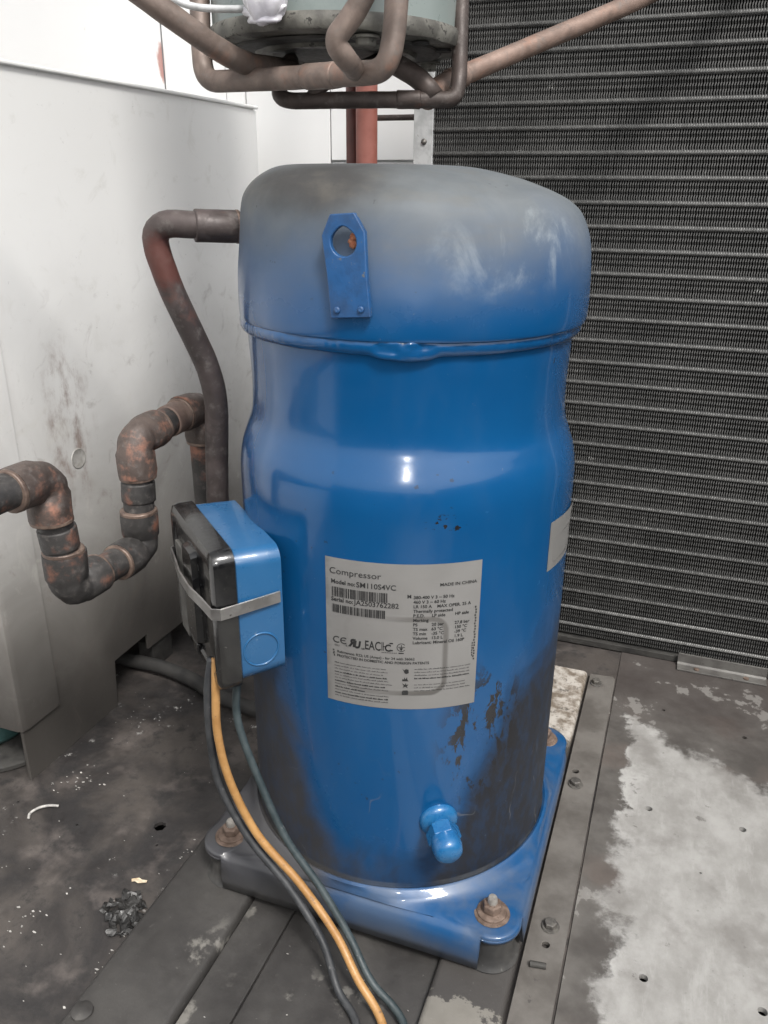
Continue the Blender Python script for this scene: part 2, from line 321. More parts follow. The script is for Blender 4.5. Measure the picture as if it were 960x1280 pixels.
def box(bm, a, b):
    v = [bm.verts.new((x, y, z)) for x in (a[0], b[0]) for y in (a[1], b[1]) for z in (a[2], b[2])]
    for f in ((0, 1, 3, 2), (4, 6, 7, 5), (0, 4, 5, 1), (2, 3, 7, 6), (0, 2, 6, 4), (1, 5, 7, 3)): bm.faces.new([v[i] for i in f])
    return v
def bx(a, b): bm = bmesh.new(); box(bm, a, b); return bm
def rings(bm, rs, cap=(True, True), closed=False):
    vs = [[bm.verts.new(p) for p in r] for r in rs]; n = len(vs[0])
    for a, b in zip(vs, vs[1:] + (vs[:1] if closed else [])):
        for i in range(n): bm.faces.new((a[i], a[(i+1) % n], b[(i+1) % n], b[i]))
    if cap[0] and not closed: bm.faces.new(vs[0][::-1])
    if cap[1] and not closed: bm.faces.new(vs[-1])
    return vs
def lathe(prof, n=64, c=(0, 0, 0), axis=(0, 0, 1), cap=(True, True), bm=None):
    bm = bm or bmesh.new(); q = Vector(axis).to_track_quat('Z', 'Y'); c = Vector(c)
    rings(bm, [[c + q @ Vector((r*math.cos(2*math.pi*i/n), r*math.sin(2*math.pi*i/n), z)) for i in range(n)] for r, z in prof], cap)
    return bm
def hexp(r, z0, z1, c, axis=(0, 0, 1), rot=0, ch=.12, bm=None):
    return lathe_rot([(r*(1-ch), z0), (r, z0+r*ch), (r, z1-r*ch), (r*(1-ch*1.3), z1)], 6, c, axis, rot, bm)
def lathe_rot(prof, n, c, axis, rot, bm=None):
    bm = bm or bmesh.new(); q = Vector(axis).to_track_quat('Z', 'Y'); c = Vector(c)
    rings(bm, [[c + q @ Vector((r*math.cos(2*math.pi*i/n+rot), r*math.sin(2*math.pi*i/n+rot), z)) for i in range(n)] for r, z in prof])
    return bm
def fillet(pts, r, n=8):
    pts = [Vector(p) for p in pts]; out = [pts[0]]
    for i in range(1, len(pts)-1):
        a, b, c = pts[i-1], pts[i], pts[i+1]
        u = (a-b); v = (c-b); k = min(r[i-1] if isinstance(r, (list, tuple)) else r, u.length*.49, v.length*.49)
        p, e = b + u.normalized()*k, b + v.normalized()*k
        for j in range(n+1):
            t = j/n; out.append(p*(1-t)**2 + b*2*t*(1-t) + e*t*t)
    out.append(pts[-1]); return out
def catmull(pts, n=8):
    P = [Vector(p) for p in pts]; P = [P[0]*2-P[1]] + P + [P[-1]*2-P[-2]]; out = []
    for i in range(1, len(P)-2):
        for j in range(n):
            t = j/n
            out.append(.5*((2*P[i]) + (P[i+1]-P[i-1])*t + (2*P[i-1]-5*P[i]+4*P[i+1]-P[i+2])*t*t + (3*P[i]-P[i-1]-3*P[i+1]+P[i+2])*t**3))
    out.append(P[-2]); return out
def tube(path, r, n=20, wob=0, bm=None):
    bm = bm or bmesh.new(); P = [Vector(p) for p in path]; L = len(P)
    T = [(P[min(i+1, L-1)]-P[max(i-1, 0)]).normalized() for i in range(L)]
    nrm = T[0].orthogonal().normalized(); rs = []
    for i in range(L):
        if i: nrm = (T[i-1].rotation_difference(T[i]) @ nrm).normalized()
        bi = T[i].cross(nrm); ri = r[i] if isinstance(r, (list, tuple)) else r
        ring = []
        for j in range(n):
            a = 2*math.pi*j/n; d = nrm*math.cos(a)+bi*math.sin(a); p = P[i]+d*ri
            if wob: p = p + d*wob*noise.noise(p*110)
            ring.append(p)
        rs.append(ring)
    rings(bm, rs); return bm
def seg(a, b, r, nm, mat, parent, n=24, wob=.0003, taper=.0012, lbl=None):
    a, b = Vector(a), Vector(b); d = (b-a); L = d.length; d.normalize()
    P = [a, a+d*taper*.3, a+d*taper] + [a+d*L*t for t in (.25, .5, .75)] + [b-d*taper, b-d*taper*.3, b]
    return obj(nm, tube(P, [r-taper*.7, r-taper*.15, r, r, r, r, r, r-taper*.15, r-taper*.7], n, wob), mat, parent, True, label=lbl, auto=60)
def plate_holes(outer, holes, z0, z1, xf):
    """flat plate (outline in 2D, with holes) extruded from z0 to z1, mapped by xf(x,y,z)"""
    pts = [Vector(p) for p in outer]; ed = [(i, (i+1) % len(outer)) for i in range(len(outer))]
    for h in holes:
        k = len(pts); pts += [Vector(p) for p in h]; ed += [(k+i, k+(i+1) % len(h)) for i in range(len(h))]
    v, e, f, *_ = delaunay_2d_cdt(pts, ed, [], 1, 1e-6)
    def inside(p, poly):
        c = False
        for i in range(len(poly)):
            a, b = poly[i], poly[i-1]
            if (a[1] > p[1]) != (b[1] > p[1]) and p[0] < (b[0]-a[0])*(p[1]-a[1])/(b[1]-a[1])+a[0]: c = not c
        return c
    bm = bmesh.new(); A = [bm.verts.new(xf(p[0], p[1], z1)) for p in v]; B = [bm.verts.new(xf(p[0], p[1], z0)) for p in v] if z0 is not None else None
    cnt = {}
    for t in f:
        cx = sum(v[i][0] for i in t)/3; cy = sum(v[i][1] for i in t)/3
        if not inside((cx, cy), outer) or any(inside((cx, cy), h) for h in holes): continue
        bm.faces.new([A[i] for i in t])
        if B: bm.faces.new([B[i] for i in reversed(t)])
        for i in range(3):
            k = (t[i], t[(i+1) % 3])
            if (k[1], k[0]) in cnt: del cnt[(k[1], k[0])]
            else: cnt[k] = 1
    if B:
        for a, b in cnt: bm.faces.new((A[b], A[a], B[a], B[b]))
    bmesh.ops.delete(bm, geom=[q for q in bm.verts if not q.link_faces], context='VERTS')
    return bm
def circ(cx, cy, r, n=16, wob=0): return [(cx+r*(1+wob*math.sin(3*i+cx*900))*math.cos(2*math.pi*i/n), cy+r*(1+wob*math.cos(2.3*i))*math.sin(2*math.pi*i/n)) for i in range(n)]

# ================================================================== SETTING
bm = bmesh.new(); s_ = 60
bm.faces.new([bm.verts.new(p) for p in ((-s_, -s_, -.12), (s_, -s_, -.12), (s_, s_, -.12), (-s_, s_, -.12))])
obj('ground', bm, CONC, kind='structure')
# left sooty floor with drilled holes
HL = [circ(-.1758, -.0703, .0047, 18, .12), circ(-.1665, -.0880, .0012, 10), circ(-.238, -.092, .0012, 10), circ(-.30, -.088, .0010, 8)]
o = obj('floor', plate_holes([(-.75, -.9), (.142, -.9), (.142, .46), (-.75, .46)], HL, -.003, 0, lambda x, y, z: Vector((x, y, z))), FL, kind='structure')
HR = [circ(.1851, .0864, .0028, 14), circ(.256, .0886, .0028, 14), circ(.1912, -.0745, .0029, 14), circ(.2616, -.0724, .0030, 14), circ(.262, .214, .0022, 12), circ(.19, .232, .0018, 10), circ(.225, .03, .0010, 8)]
o = obj('floor_sheet', plate_holes([(.1425, -.9), (.80, -.9), (.80, .46), (.1425, .46)], HR, -.003, .001, lambda x, y, z: Vector((x, y, z))), FR, kind='structure')
bm = bx((-.75, -.9, -.06), (.80, .46, -.03)); obj('under_pan', bm, CAVITY, kind='structure')

# walls
bw = thing('back_wall', 'white sheet metal wall behind the red pipe, beyond the cabinet', 'wall', loc=(-.2, .45, 0))
def inw(root, bm): 
    for v in bm.verts: v.co -= root.location
    return bm
for a, b in (((-.463, .4515, 0), (-.3815, .456, 0.70)), ((-.3800, .450, 0), (-.3568, .456, 0.70)), ((-.3553, .4515, 0), (-.25, .456, 0.70)),
             ((-.2485, .4515, .4975), (-.085, .456, 0.70)), ((-.2485, .4535, 0), (-.085, .457, .4955))):
    obj('panel', inw(bw, bx(a, b)), WALL, bw, bevel=.0008)
obj('backing_sheet', inw(bw, bx((-.47, .457, 0), (-.08, .459, 0.70))), GALV, bw)
tag(obj('side_wall', bx((-.468, -.9, 0), (-.4645, .452, 0.70)), WALL, bevel=.0008), 'overexposed white wall rising behind the cabinet top at upper left', 'wall')

tag(obj('shade_panel', bx((.640, -.9, 0), (.644, .46, .46)), FIN, bevel=.001), 'dark panel added out of view at the right to block sky light', 'panel')  # unseen panels added so the sky lights the compressor less evenly
tag(obj('shade_panel', bx((-.46, -.904, 0), (.644, -.9, .40)), FIN, bevel=.001), 'low dark panel added out of view at the front to block sky light', 'panel')  # added behind the camera, holds back low sky light
# ------------------------------------------------------------------ cabinet
cb = thing('cabinet', 'large white sheet metal cabinet, grimy towards its foot, left of the compressor', 'cabinet', loc=(-.31, .16, 0))
side = [(-.0639, .0), (.0520, .0), (.0560, .0475), (.1068, .0488), (.1068, .0318), (.1545, .0305), (.386, .0305), (.386, .545), (-.0639, .549)]
obj('side_panel', inw(cb, plate_holes(side, [], -.003, 0, lambda y, z, h: Vector((-.308+h, y, z)))), CAB, cb, bevel=.0006)
obj('top_flange', inw(cb, bx((-.330, -.0639, .5462), (-.3055, .3875, .5495))), CAB, cb, bevel=.0012)
obj('front_panel', inw(cb, bx((-.462, -.0625, .052), (-.3112, -.0600, .546))), CAB, cb, bevel=.0006)
obj('rear_panel', inw(cb, bx((-.462, .3835, .0305), (-.3112, .386, .546))), CAB, cb)
obj('bottom_panel', inw(cb, bx((-.462, -.0595, .0525), (-.3115, .383, .0545))), FLDARK, cb)
obj('inner_foot', inw(cb, bx((-.330, .118, .0), (-.312, .152, .030))), FLDARK, cb, bevel=.001)
# cover sheet wrapped over the front corner, slightly proud
bm = bmesh.new()
prof = [(-.462, -.0665), (-.3115, -.0665), (-.3065, -.0650), (-.3050, -.0600), (-.3050, -.0223), (-.3078, -.0223), (-.3078, -.0590), (-.3090, -.0632), (-.3130, -.0640), (-.462, -.0640)]
rings(bm, [[Vector((x, y, z)) for x, y in prof] for z in (.0505, .20, .40, .5462)])
obj('cover_sheet', inw(cb, bm), CAB, cb, bevel=.0004)
obj('knockout', inw(cb, lathe([(.0, .0003), (.0072, .0003), (.0078, .0005), (.0082, .0006), (.0086, .0005), (.0090, -.001)], 32, (-.308, .0444, .2541), (1, 0, 0), (False, False))), mat_simple('grimy_plug', (.26, .25, .23), (.38, .37, .35), (.4, .6), 0, 150), cb, True)
# teal vessel glimpsed under the cabinet
tv = thing('teal_receiver', 'small teal vessel on a dark round flange under the cabinet at lower left', 'vessel', loc=(-.375, -.022, 0))
obj('base_flange', lathe([(.0, 0), (.055, 0), (.057, .0015), (.057, .005), (.054, .007), (.045, .0075), (.030, .014), (0, .014)], 48), FLDARK, tv, True, auto=40)
obj('body', lathe([(.0, .012), (.026, .014), (.033, .022), (.034, .042), (.030, .046), (0, .047)], 40, (.0, -.012, 0)), TEAL, tv, True, auto=50)
# floor conduit
tag(obj('floor_conduit', tube(catmull([(-.42, .125, .0095), (-.355, .112, .0095), (-.30, .112, .0095), (-.255, .104, .0085), (-.215, .090, .0075), (-.16, .085, .007), (-.10, .10, .007)], 8), .0072, 16), RUBBER, None, True),
    'dark hose lying on the floor, coming out from under the cabinet', 'hose')

# ------------------------------------------------------------------ rails, bar
def rail(nm, x0, x1, y0, y1, h, mat, lab):
    r = .004; t = thing(nm, lab, 'rail', 'mounting rails under the compressor', loc=((x0+x1)/2, 0, 0))
    p = [(x0, 0.0005), (x0, h-r)] + [(x0+r-r*math.cos(a), h-r+r*math.sin(a)) for a in (R(30), R(60), R(90))] + \
        [(x1-r+r*math.sin(a), h-r+r*math.cos(a)) for a in (0, R(30), R(60))] + [(x1, h-r), (x1, .0005)]
    bm = bmesh.new(); ny = 24
    rings(bm, [[Vector((x+.0003*noise.noise(Vector((x*40, y0+(y1-y0)*k/ny*1, z)))*2, y0+(y1-y0)*k/ny, z + .0004*noise.noise(Vector((x*30, k*.7, 0))))) for x, z in p] for k in range(ny+1)])
    obj('channel', inw(t, bm), mat, t, True, auto=50); return t
r1 = rail('mounting_rail', -.133, -.0715, -.62, -.060, .0095, RAILD, 'dark sooty mounting rail running under the left feet of the compressor')
r2_ = rail('mounting_rail', .066, .1135, -.62, .262, .0085, RAIL, 'pale flaking mounting rail running under the right feet of the compressor')
tag(obj('floor_strip', bx((-.0705, -.62, .0006), (-.040, -.085, .0032)), RAILD, bevel=.0006), 'thin dark strip on the floor between the two mounting rails, beside the left one', 'strip', 'floor strips between the rails')
tag(obj('floor_strip', bx((-.0392, -.62, .0006), (.0655, -.02, .0022)), RAILD, bevel=.0006), 'wide dark blotchy plate on the floor between the two mounting rails', 'strip', 'floor strips between the rails')
fb = thing('flat_bar', 'long grey flat steel bar bolted down along the right side of the compressor', 'bar', loc=(.128, -.2, 0))
bm = bmesh.new(); x0, x1 = .1160, .1412
hb = [circ(.1225, .1070, .0028, 14), circ(.1292, -.0750, .0026, 14)]
pl = plate_holes([(x0, -.62), (x1, -.62), (x1, .264), (.1385, .268), (x0, .266)], hb, .0014, .0048, lambda x, y, z: Vector((x+.0006*math.sin(y*23), y, z)))
obj('bar', inw(fb, pl), BAR, fb, bevel=.0005)
for x, y in ((.1178+.006, .249), (.1240+.001, .0895), (.1290, -.0600)):
    b = obj('hex_bolt', inw(fb, hexp(.0045, .0060, .0098, (x, y, 0), rot=R(10+y*200))), BOLT, fb, bevel=.0004)
    obj('washer', inw(fb, lathe([(0, .0048), (.0058, .0048), (.0062, .0054), (.0058, .0061), (0, .0061)], 32, (x, y, 0))), BOLT, b, True, auto=40)
obj('stud', inw(fb, tube([(.1215, -.0945, .0068), (.1315, -.0925, .0062)], .0020, 12)), FLDARK, fb, True, auto=40)
# bolt on the left rail near the lower edge of the photo
lb = thing('hex_bolt', 'flat dark bolt head on the left mounting rail at the lower edge', 'bolt', loc=(-.1235, -.2240, .0095))
obj('head', lathe([(0, 0), (.0066, 0), (.0064, .0015), (.0035, .0028), (0, .0028)], 28), RAILD, lb, True, auto=40)

# ------------------------------------------------------------------ condenser coil
co = thing('condenser_coil', 'tall dirty finned condenser coil standing behind the compressor at right', 'coil', loc=(.17, .335, 0))
CY = .330; TZ = [.0225+.02075*k for k in range(33)]
bm = bmesh.new(); dz = .00259
prof = []
k = 0; z = .012
while z < .695:
    y = 0.0003 if k % 2 else -.0005
    d = min(abs(z-t) for t in TZ)
    prof.append((y - (.0010 if d < .0024 else 0) , z)); z += dz; k += 1
pitchx = .0022; nf = 0; x = -.0885; th = .00100
V = []; F = []
while x < .46:
    jx = random.uniform(-.00008, .00008); b = len(V)
    lean = random.uniform(-.00008, .00008)
    for i, (y, z) in enumerate(prof):
        q = jx + .00022*(1 if i % 2 else -1) + lean*math.sin(z*9)
        for xx, yy in ((x-th/2, .016), (x-th/2, y), (x+th/2, y), (x+th/2, .016)): V.append((xx+q, CY+yy, z))
    for i in range(len(prof)-1):
        for j in range(3): F.append((b+4*i+j, b+4*i+j+1, b+4*i+5+j, b+4*i+4+j))
    x += pitchx; nf += 1
me = bpy.data.meshes.new('fins'); me.from_pydata([(a-.17, c-.335, e) for a, c, e in V], [], F); me.materials.append(FIN)
o = bpy.data.objects.new('fins', me); C.objects.link(o); o.parent = co; o['kind'] = 'stuff'
me_t = None
for z in TZ:
    if me_t is None:
        o = obj('tube', tube([(-.259, -.0030, 0), (0, -.0030, 0), (.290, -.0030, 0)], .0024, 12), TUBE, co, True); me_t = o.data
    else:
        o = bpy.data.objects.new('tube', me_t); C.objects.link(o); o.parent = co
    o.location = (0, 0, z)
obj('backing', inw(co, bx((-.0893, .347, .008), (.462, .352, .70))), CAVITY, co)
obj('end_plate', inw(co, bx((-.1085, .3275, .004), (-.0895, .351, .71))), GALV, co, bevel=.0006)
obj('end_plate', inw(co, bx((.461, .3275, .004), (.478, .351, .71))), GALV, co, bevel=.0006)
obj('bottom_tray', inw(co, bx((-.0890, .3262, .0015), (.4605, .351, .0085))), FLDARK, co, bevel=.0006)
obj('rivet', inw(co, lathe([(0, 0), (.0028, 0), (.0024, .0012), (0, .0017)], 16, (-.098, .3275, .510), (0, -1, 0))), BOLT, co, True)
# bracket in front of the coil
bk = thing('angle_bracket', 'short grey angle bracket with two screws lying before the coil', 'bracket', loc=(.243, .338, 0))
L = [(-.0435, .0165), (-.0435, 0)]
bm = bmesh.new()
pr = [(-.0115, .0012), (-.0115, .0030), (-.0020, .0034), (0.0, .0052), (.0006, .0150), (.0024, .0150), (.0018, .0040), (.0005, .0014)]
rings(bm, [[Vector((xx, y-.016, z)) for y, z in pr] for xx in (-.0435, .0435)])
obj('angle', bm, BRKT, bk, bevel=.0004)
for xx in (-.024, .024): obj('screw', lathe([(0, 0), (.0028, 0), (.0026, .0010), (0, .0015)], 20, (xx, -.0225, .0032)), RUST, bk, True, auto=40)

# ------------------------------------------------------------------ pipes behind
tag(obj('red_pipe', tube([(-.1262, .25, 0), (-.1262, .25, .4), (-.1262, .25, 1.0)], .0095, 24), REDP, None, True, auto=40), 'thick vertical pipe painted red oxide, behind the compressor', 'pipe')
tag(obj('narrow_pipe', tube([(-.1445, .262, 0), (-.1445, .262, .4), (-.1445, .262, 1.0)], .0058, 20), REDD, None, True, auto=40), 'narrow dark red pipe standing just left of the thick red pipe', 'pipe')
tag(obj('cross_pipe', tube([(-.20, .425, .5385), (-.10, .425, .5385)], .0030, 14), COPD, None, True, auto=40), 'thin dark horizontal pipe between the red pipe and the coil', 'pipe')

# ================================================================== COMPRESSOR
cp = thing('compressor', 'big blue cylindrical compressor with a dusty grey domed cap and printed nameplate', 'compressor')
def dens(p, n=5):     # smooth profile
    P = catmull([(a, 0, b) for a, b in p], n); return [(max(q.x, 0), q.z) for q in P]
body = [(.1072, .040), (.1075, .060), (.1075, .12), (.1075, .20), (.1075, .28), (.1075, .303), (.1068, .3135), (.1050, .3225), (.1018, .3315), (.0990, .3395), (.0978, .348), (.0975, .360), (.0978, .372), (.0985, .384), (.0988, .398)]
obj('shell', lathe(dens(body), 128, cap=(False, False)), BLUE, cp, True)
# cap, flatter and sharper at the left, rounder at the right
lp = [(.0992, .3985), (.1018, .3980), (.1028, .4000), (.1030, .4100), (.1024, .425), (.1006, .4409), (.0985, .4610), (.0940, .4700), (.0860, .4765), (.0760, .4805), (.060, .4815), (.040, .4818), (.02, .4818), (.0001, .4818)]
rp = [(.0998, .3985), (.1040, .3980), (.1056, .4000), (.1062, .4100), (.1056, .425), (.1036, .4430), (.0985, .4557), (.0920, .4625), (.0840, .4670), (.0740, .4710), (.0600, .4755), (.038, .4802), (.02, .4816), (.0001, .4818)]
lpd, rpd = dens(lp), dens(rp); bm = bmesh.new(); rs = []
for (ra, za), (rb, zb) in zip(lpd, rpd):
    ring = []
    for i in range(128):
        a = 2*math.pi*i/128; wv = .5-.5*math.cos(a-R(18)); wv = wv*wv*(3-2*wv)
        r_ = ra*wv+rb*(1-wv); z_ = za*wv+zb*(1-wv)
        ring.append(Vector((r_*math.cos(a), r_*math.sin(a), z_)))
    rs.append(ring)
rings(bm, rs, (False, True)); obj('cap', bm, BLUE, cp, True)
# weld seam: bumpy bead, with the overlap lump at the front
bm = bmesh.new(); rs = []; n = 480
for i in range(n):
    a = 2*math.pi*i/n; c = Vector((math.cos(a), math.sin(a), 0)); da = (math.degrees(a)+180) % 360-180+73.0
    lump = math.exp(-(da/7.5)**2); e = abs(abs(da)-7.0); 
    rim = math.exp(-(da/9)**6)
    rip = .00009*math.sin(i*1.9) + .0007*noise.noise(Vector((i*.09, 0, 0)))
    R0 = .0995 + .0005*noise.noise(Vector((i*.03, 3, 0))) + .0016*rim
    ring = []
    for j in range(16):
        t = 2*math.pi*j/16; hw = .0048+.0016*rim*(1-abs(da)/14 if abs(da) < 14 else 0)+.0004*noise.noise(Vector((i*.07, 9, 0)))
        amp = .0034 + rip
        if rim > .3 and j in (1, 15, 0): amp -= .0012*rim
        amp += (.0004+rim*.0007)*noise.noise(Vector((i*.25, j*.9, 1)))
        ring.append(c*(R0+amp*math.cos(t)) + Vector((0, 0, .3955-.0010*rim+hw*math.sin(t))))
    rs.append(ring)
rings(bm, rs, closed=True); obj('weld_seam', bm, BLUE, cp, True)
# lifting lug
LA = R(-88.5); ln = Vector((math.cos(LA), math.sin(LA), 0)); lt = Vector((-ln.y, ln.x, 0)); tilt = R(4.2)
def lugx(x, y, z):
    X = x*math.cos(tilt)+y*math.sin(tilt)*-1; Y = y*math.cos(tilt)+x*math.sin(tilt)
    return ln*(.1058+z) + lt*X + Vector((0, 0, .4345+Y))
outl = [(-.0110, .0145), (-.0060, .0238), (.0065, .0238), (.0112, .0150), (.0108, -.0040), (.0112, -.0245), (-.0098, -.0245), (-.0100, -.0040)]
hole = []
for i in range(24):
    a = 2*math.pi*i/24; r_ = .0066; x, y = r_*math.cos(a), .0108+r_*.98*math.sin(a)
    if y > .0150: x *= 1-(y-.0150)/.0040*.42; y += .0012*(y-.015)/.003
    hole.append((x, y))
LUGB = mat_simple('lug_blue_paint', (.022, .062, .15), (.012, .075, .21), (.3, .5), 0, 90, (.62, (.10, .11, .12)), .3, bscale=180)
lug = obj('lifting_lug', plate_holes(outl, [hole], -.0012, .0024, lugx), LUGB, cp, bevel=.0007)
for xx in (-.0058, .0066): obj('stud', lathe([(0, .0), (.0018, 0), (.0016, .0009), (.0008, .0012), (0, .0009)], 16, lugx(xx, -.0205, .0024), ln), LUGB, lug, True)
bm = bmesh.new()
for k in range(4):
    r_ = random.uniform(.0014, .0022); c = lugx(.0032+random.uniform(-.001, .001), .0095+k*.0012, -.0022)
    bmesh.ops.create_icosphere(bm, subdivisions=2, radius=r_, matrix=Matrix.Translation(c))
for v in bm.verts: v.co += ln*(-.0008) + Vector((1, 1, 1))*.0006*noise.noise(v.co*900)
obj('rust_scab', bm, mat_simple('orange_rust', (.30, .10, .05), (.42, .18, .10), (.7, .9), 0, 400), lug, True)

# base plate with bent-down skirts and bolt lobes
def sample(): 
    pts = []   # (x, y, type) going counter clockwise starting at front left
    def edge(a, b, n): 
        for i in range(n+1):
            t = i/n; pts.append((a[0]+(b[0]-a[0])*t, a[1]+(b[1]-a[1])*t, 1))
    def lobe(cx, cy, a0, a1, n=14):
        for i in range(n+1):
            a = R(a0+(a1-a0)*i/n); pts.append((cx+.0188*math.cos(a), cy+.0188*math.sin(a), 0))
    E = .1128; k = .0915; b = .0945
    edge((-k, -E), (k, -E), 24); lobe(b, -b+.0005, -97, 14)
    edge((E, -k+.006), (E, k-.004), 24); lobe(b, b, -14, 97)
    edge((k, E), (-k, E), 24); lobe(-b, b, 83, 194)
    edge((-E, k-.004), (-E, -k+.006), 24); lobe(-b, -b, 166, 277)
    return pts
out = sample(); bm = bmesh.new(); rs = []
def ringat(fn): return [fn(Vector((x, y, 0)), t) for x, y, t in out]
def circp(p, r_, z): q = p.normalized()*r_; return Vector((q.x, q.y, z))
PZ = .0396
rs.append(ringat(lambda p, t: circp(p, .1040, .0445)))
rs.append(ringat(lambda p, t: circp(p, .1078, .0462)))
rs.append(ringat(lambda p, t: circp(p, .1098, .0478)))
rs.append(ringat(lambda p, t: circp(p, .1118, .0470)))
rs.append(ringat(lambda p, t: circp(p, min(.1138, p.length-.0015), .0436)))
for f, z in ((.25, .0418), (.55, PZ+.0010), (.85, PZ)):
    def fn(p, t, f=f, z=z):
        a = circp(p, min(.1142, p.length-.0012), 0); L_ = max(p.length-.1142, 0)
        q = a.lerp(p, f*.92); k = min(1, L_/.010)
        return Vector((q.x, q.y, z*k + (.0436-(.0436-.040)*f)*(1-k)))
    rs.append(ringat(fn))
def drop(p, t, d, o_):
    n_ = Vector((0, 0, 0))
    if t: 
        n_ = Vector((math.copysign(1, p.x), 0, 0)) if abs(p.x) > abs(p.y) else Vector((0, math.copysign(1, p.y), 0))
        zz = min(PZ, .0378)
        return p + n_*o_ + Vector((0, 0, PZ-d))
    cc = Vector((math.copysign(.0945, p.x), math.copysign(.0945, p.y), 0)); u = (p-cc).normalized()
    return p + u*min(o_, .0005) + Vector((0, 0, PZ-min(d*.25, .003)))
for d, o_ in ((.0005, -.0026), (.0018, -.0004), (.0052, .0020), (.0100, .0030), (.0190, .0028), (.0272, .0022)):
    rs.append(ringat(lambda p, t, d=d, o_=o_: drop(p, t, d, o_)))
rings(bm, rs, (False, False))
bp = obj('base_plate', bm, BLUE, cp, True, auto=55)
sm = bp.modifiers.new('solid', 'SOLIDIFY'); sm.thickness = .0028; sm.offset = -1
for i, (sx, sy) in enumerate(((-1, -1), (1, -1), (1, 1), (-1, 1))):
    c = Vector((.0945*sx, .0945*sy, 0))
    g = obj('grommet', lathe([(0, .0085), (.0188, .0085), (.0192, .0098), (.0180, .0112), (.0166, .0130), (.0158, .0200), (.0158, .0320), (.0150, .0362), (0, .0362)], 36, c), RUBBER, cp, True, auto=50)
    wsh = obj('washer', lathe([(0, PZ), (.0112, PZ), (.0117, PZ+.0006), (.0112, PZ+.0014), (.0096, PZ+.0016), (.0094, PZ+.0026), (.0084, PZ+.0032), (0, PZ+.0032)], 40, c), RUST, cp, True, auto=40)
    nut = obj('nut', hexp(.0064, PZ+.0032, PZ+.0094, c, rot=R(18+i*31)), RUST, cp, bevel=.0005)
    obj('bolt_tip', lathe([(.0032, PZ+.0094), (.0032, PZ+.0128), (.0025, PZ+.0140), (0, PZ+.0141)], 20, c, cap=(False, True)), TIPM, nut, True, auto=40)
# oil sight / service fitting low on the shell
FA = R(-58.5); fn_ = Vector((math.cos(FA), math.sin(FA), -.10)).normalized(); fc = Vector((math.cos(FA)*.1065, math.sin(FA)*.1065, .1005))
sf = obj('service_fitting', lathe([(.0118, -.002), (.0124, .0012), (.0112, .0040), (.0084, .0052), (.0062, .0060), (.0062, .0100)], 36, fc, fn_), BLUE, cp, True, auto=60)
BL2 = mat_simple('bright_blue_paint', (.012, .105, .27), (.018, .13, .30), (.22, .4), 0, 60, (.68, (.3, .36, .4)), .15, coat=.4)
sf.data.materials[0] = BL2
obj('hex_nut', hexp(.0105, .0088, .0180, fc, fn_, R(12), .06), BL2, sf, bevel=.0006)
obj('cap_nut', lathe([(.0092, .0175), (.0093, .0230), (.0084, .0268), (.0058, .0290), (0, .0294)], 32, fc, fn_), BL2, sf, True, auto=50)

# ------------------------------------------------------------------ wrapped labels and print
def wrap(a0, z0, r_, x, y): a = a0 + x/.1075; return Vector((r_*math.cos(a), r_*math.sin(a), z0+y))
def labelmesh(A0, A1, Z0, Z1, r_, nx=30, ny=6, skew=0, mat=LABEL, nm='nameplate', lab=None, torn=None):
    bm = bmesh.new(); uvl = bm.loops.layers.uv.new('UVMap'); g = []
    for j in range(ny+1):
        row = []
        for i in range(nx+1):
            a = A0+(A1-A0)*i/nx; z = Z0+(Z1-Z0)*j/ny + skew*(i/nx)
            rr = r_
            if torn: rr += torn(i/nx, j/ny); 
            row.append((bm.verts.new((rr*math.cos(a), rr*math.sin(a), z)), (i/nx, j/ny)))
        g.append(row)
    for j in range(ny):
        for i in range(nx):
            q = [g[j][i], g[j][i+1], g[j+1][i+1], g[j+1][i]]; f = bm.faces.new([v[0] for v in q])
            for l, v in zip(f.loops, q): l[uvl].uv = v[1]
    return obj(nm, bm, mat, cp, True, label=lab, recalc=False)
A0, A1, Z0, Z1 = R(-96.0), R(-48.1), .1850, .2790
np_ = labelmesh(A0, A1, Z0, Z1, .10772, lab='grey printed nameplate on the front of the blue shell')
LW = (A1-A0)*.1075; LH = Z1-Z0
labelmesh(R(-19.3), R(5.5), .2560, .2880, .10775, 16, 4, .0, LABEL, 'side_label', 'blank worn label at the right flank of the blue shell',
          lambda u, v: .0006*max(0, v-.7)*max(0, u-.2)*8)
# print: text -> mesh -> wrapped on the shell.  px/py = pixel position inside the nameplate crop (0..820, 0..760)
INKR = .10792
dg = bpy.context.evaluated_depsgraph_get()
IV, IF = [], []
def addmesh(vs, fs):
    b = len(IV); IV.extend(vs); IF.extend([tuple(b+i for i in f) for f in fs])
def text(s, x, y, size, sx=1., bold=0., rot=0., mirror=False, shear=0):
    cu = bpy.data.curves.new('t', 'FONT'); cu.body = s; cu.size = size; cu.offset = bold; cu.resolution_u = 3; cu.shear = shear
    ob = bpy.data.objects.new('t', cu); C.objects.link(ob); bpy.context.view_layer.update()
    e = ob.evaluated_get(bpy.context.evaluated_depsgraph_get()); me = e.to_mesh()
    co_ = [v.co.copy() for v in me.vertices]; fc_ = [tuple(p.vertices) for p in me.polygons]
    wmax = max([v.x for v in co_] or [1])
    vs = []
    for v in co_:
        X, Y = v.x*sx, v.y
        if mirror: X = wmax*sx-X
        if rot: X, Y = X*math.cos(rot)-Y*math.sin(rot), X*math.sin(rot)+Y*math.cos(rot)
        vs.append(wrap(A0, Z1, INKR, x+X, -y+Y))
    addmesh(vs, fc_); e.to_mesh_clear(); bpy.data.objects.remove(ob); bpy.data.curves.remove(cu)
    return x+wmax*sx
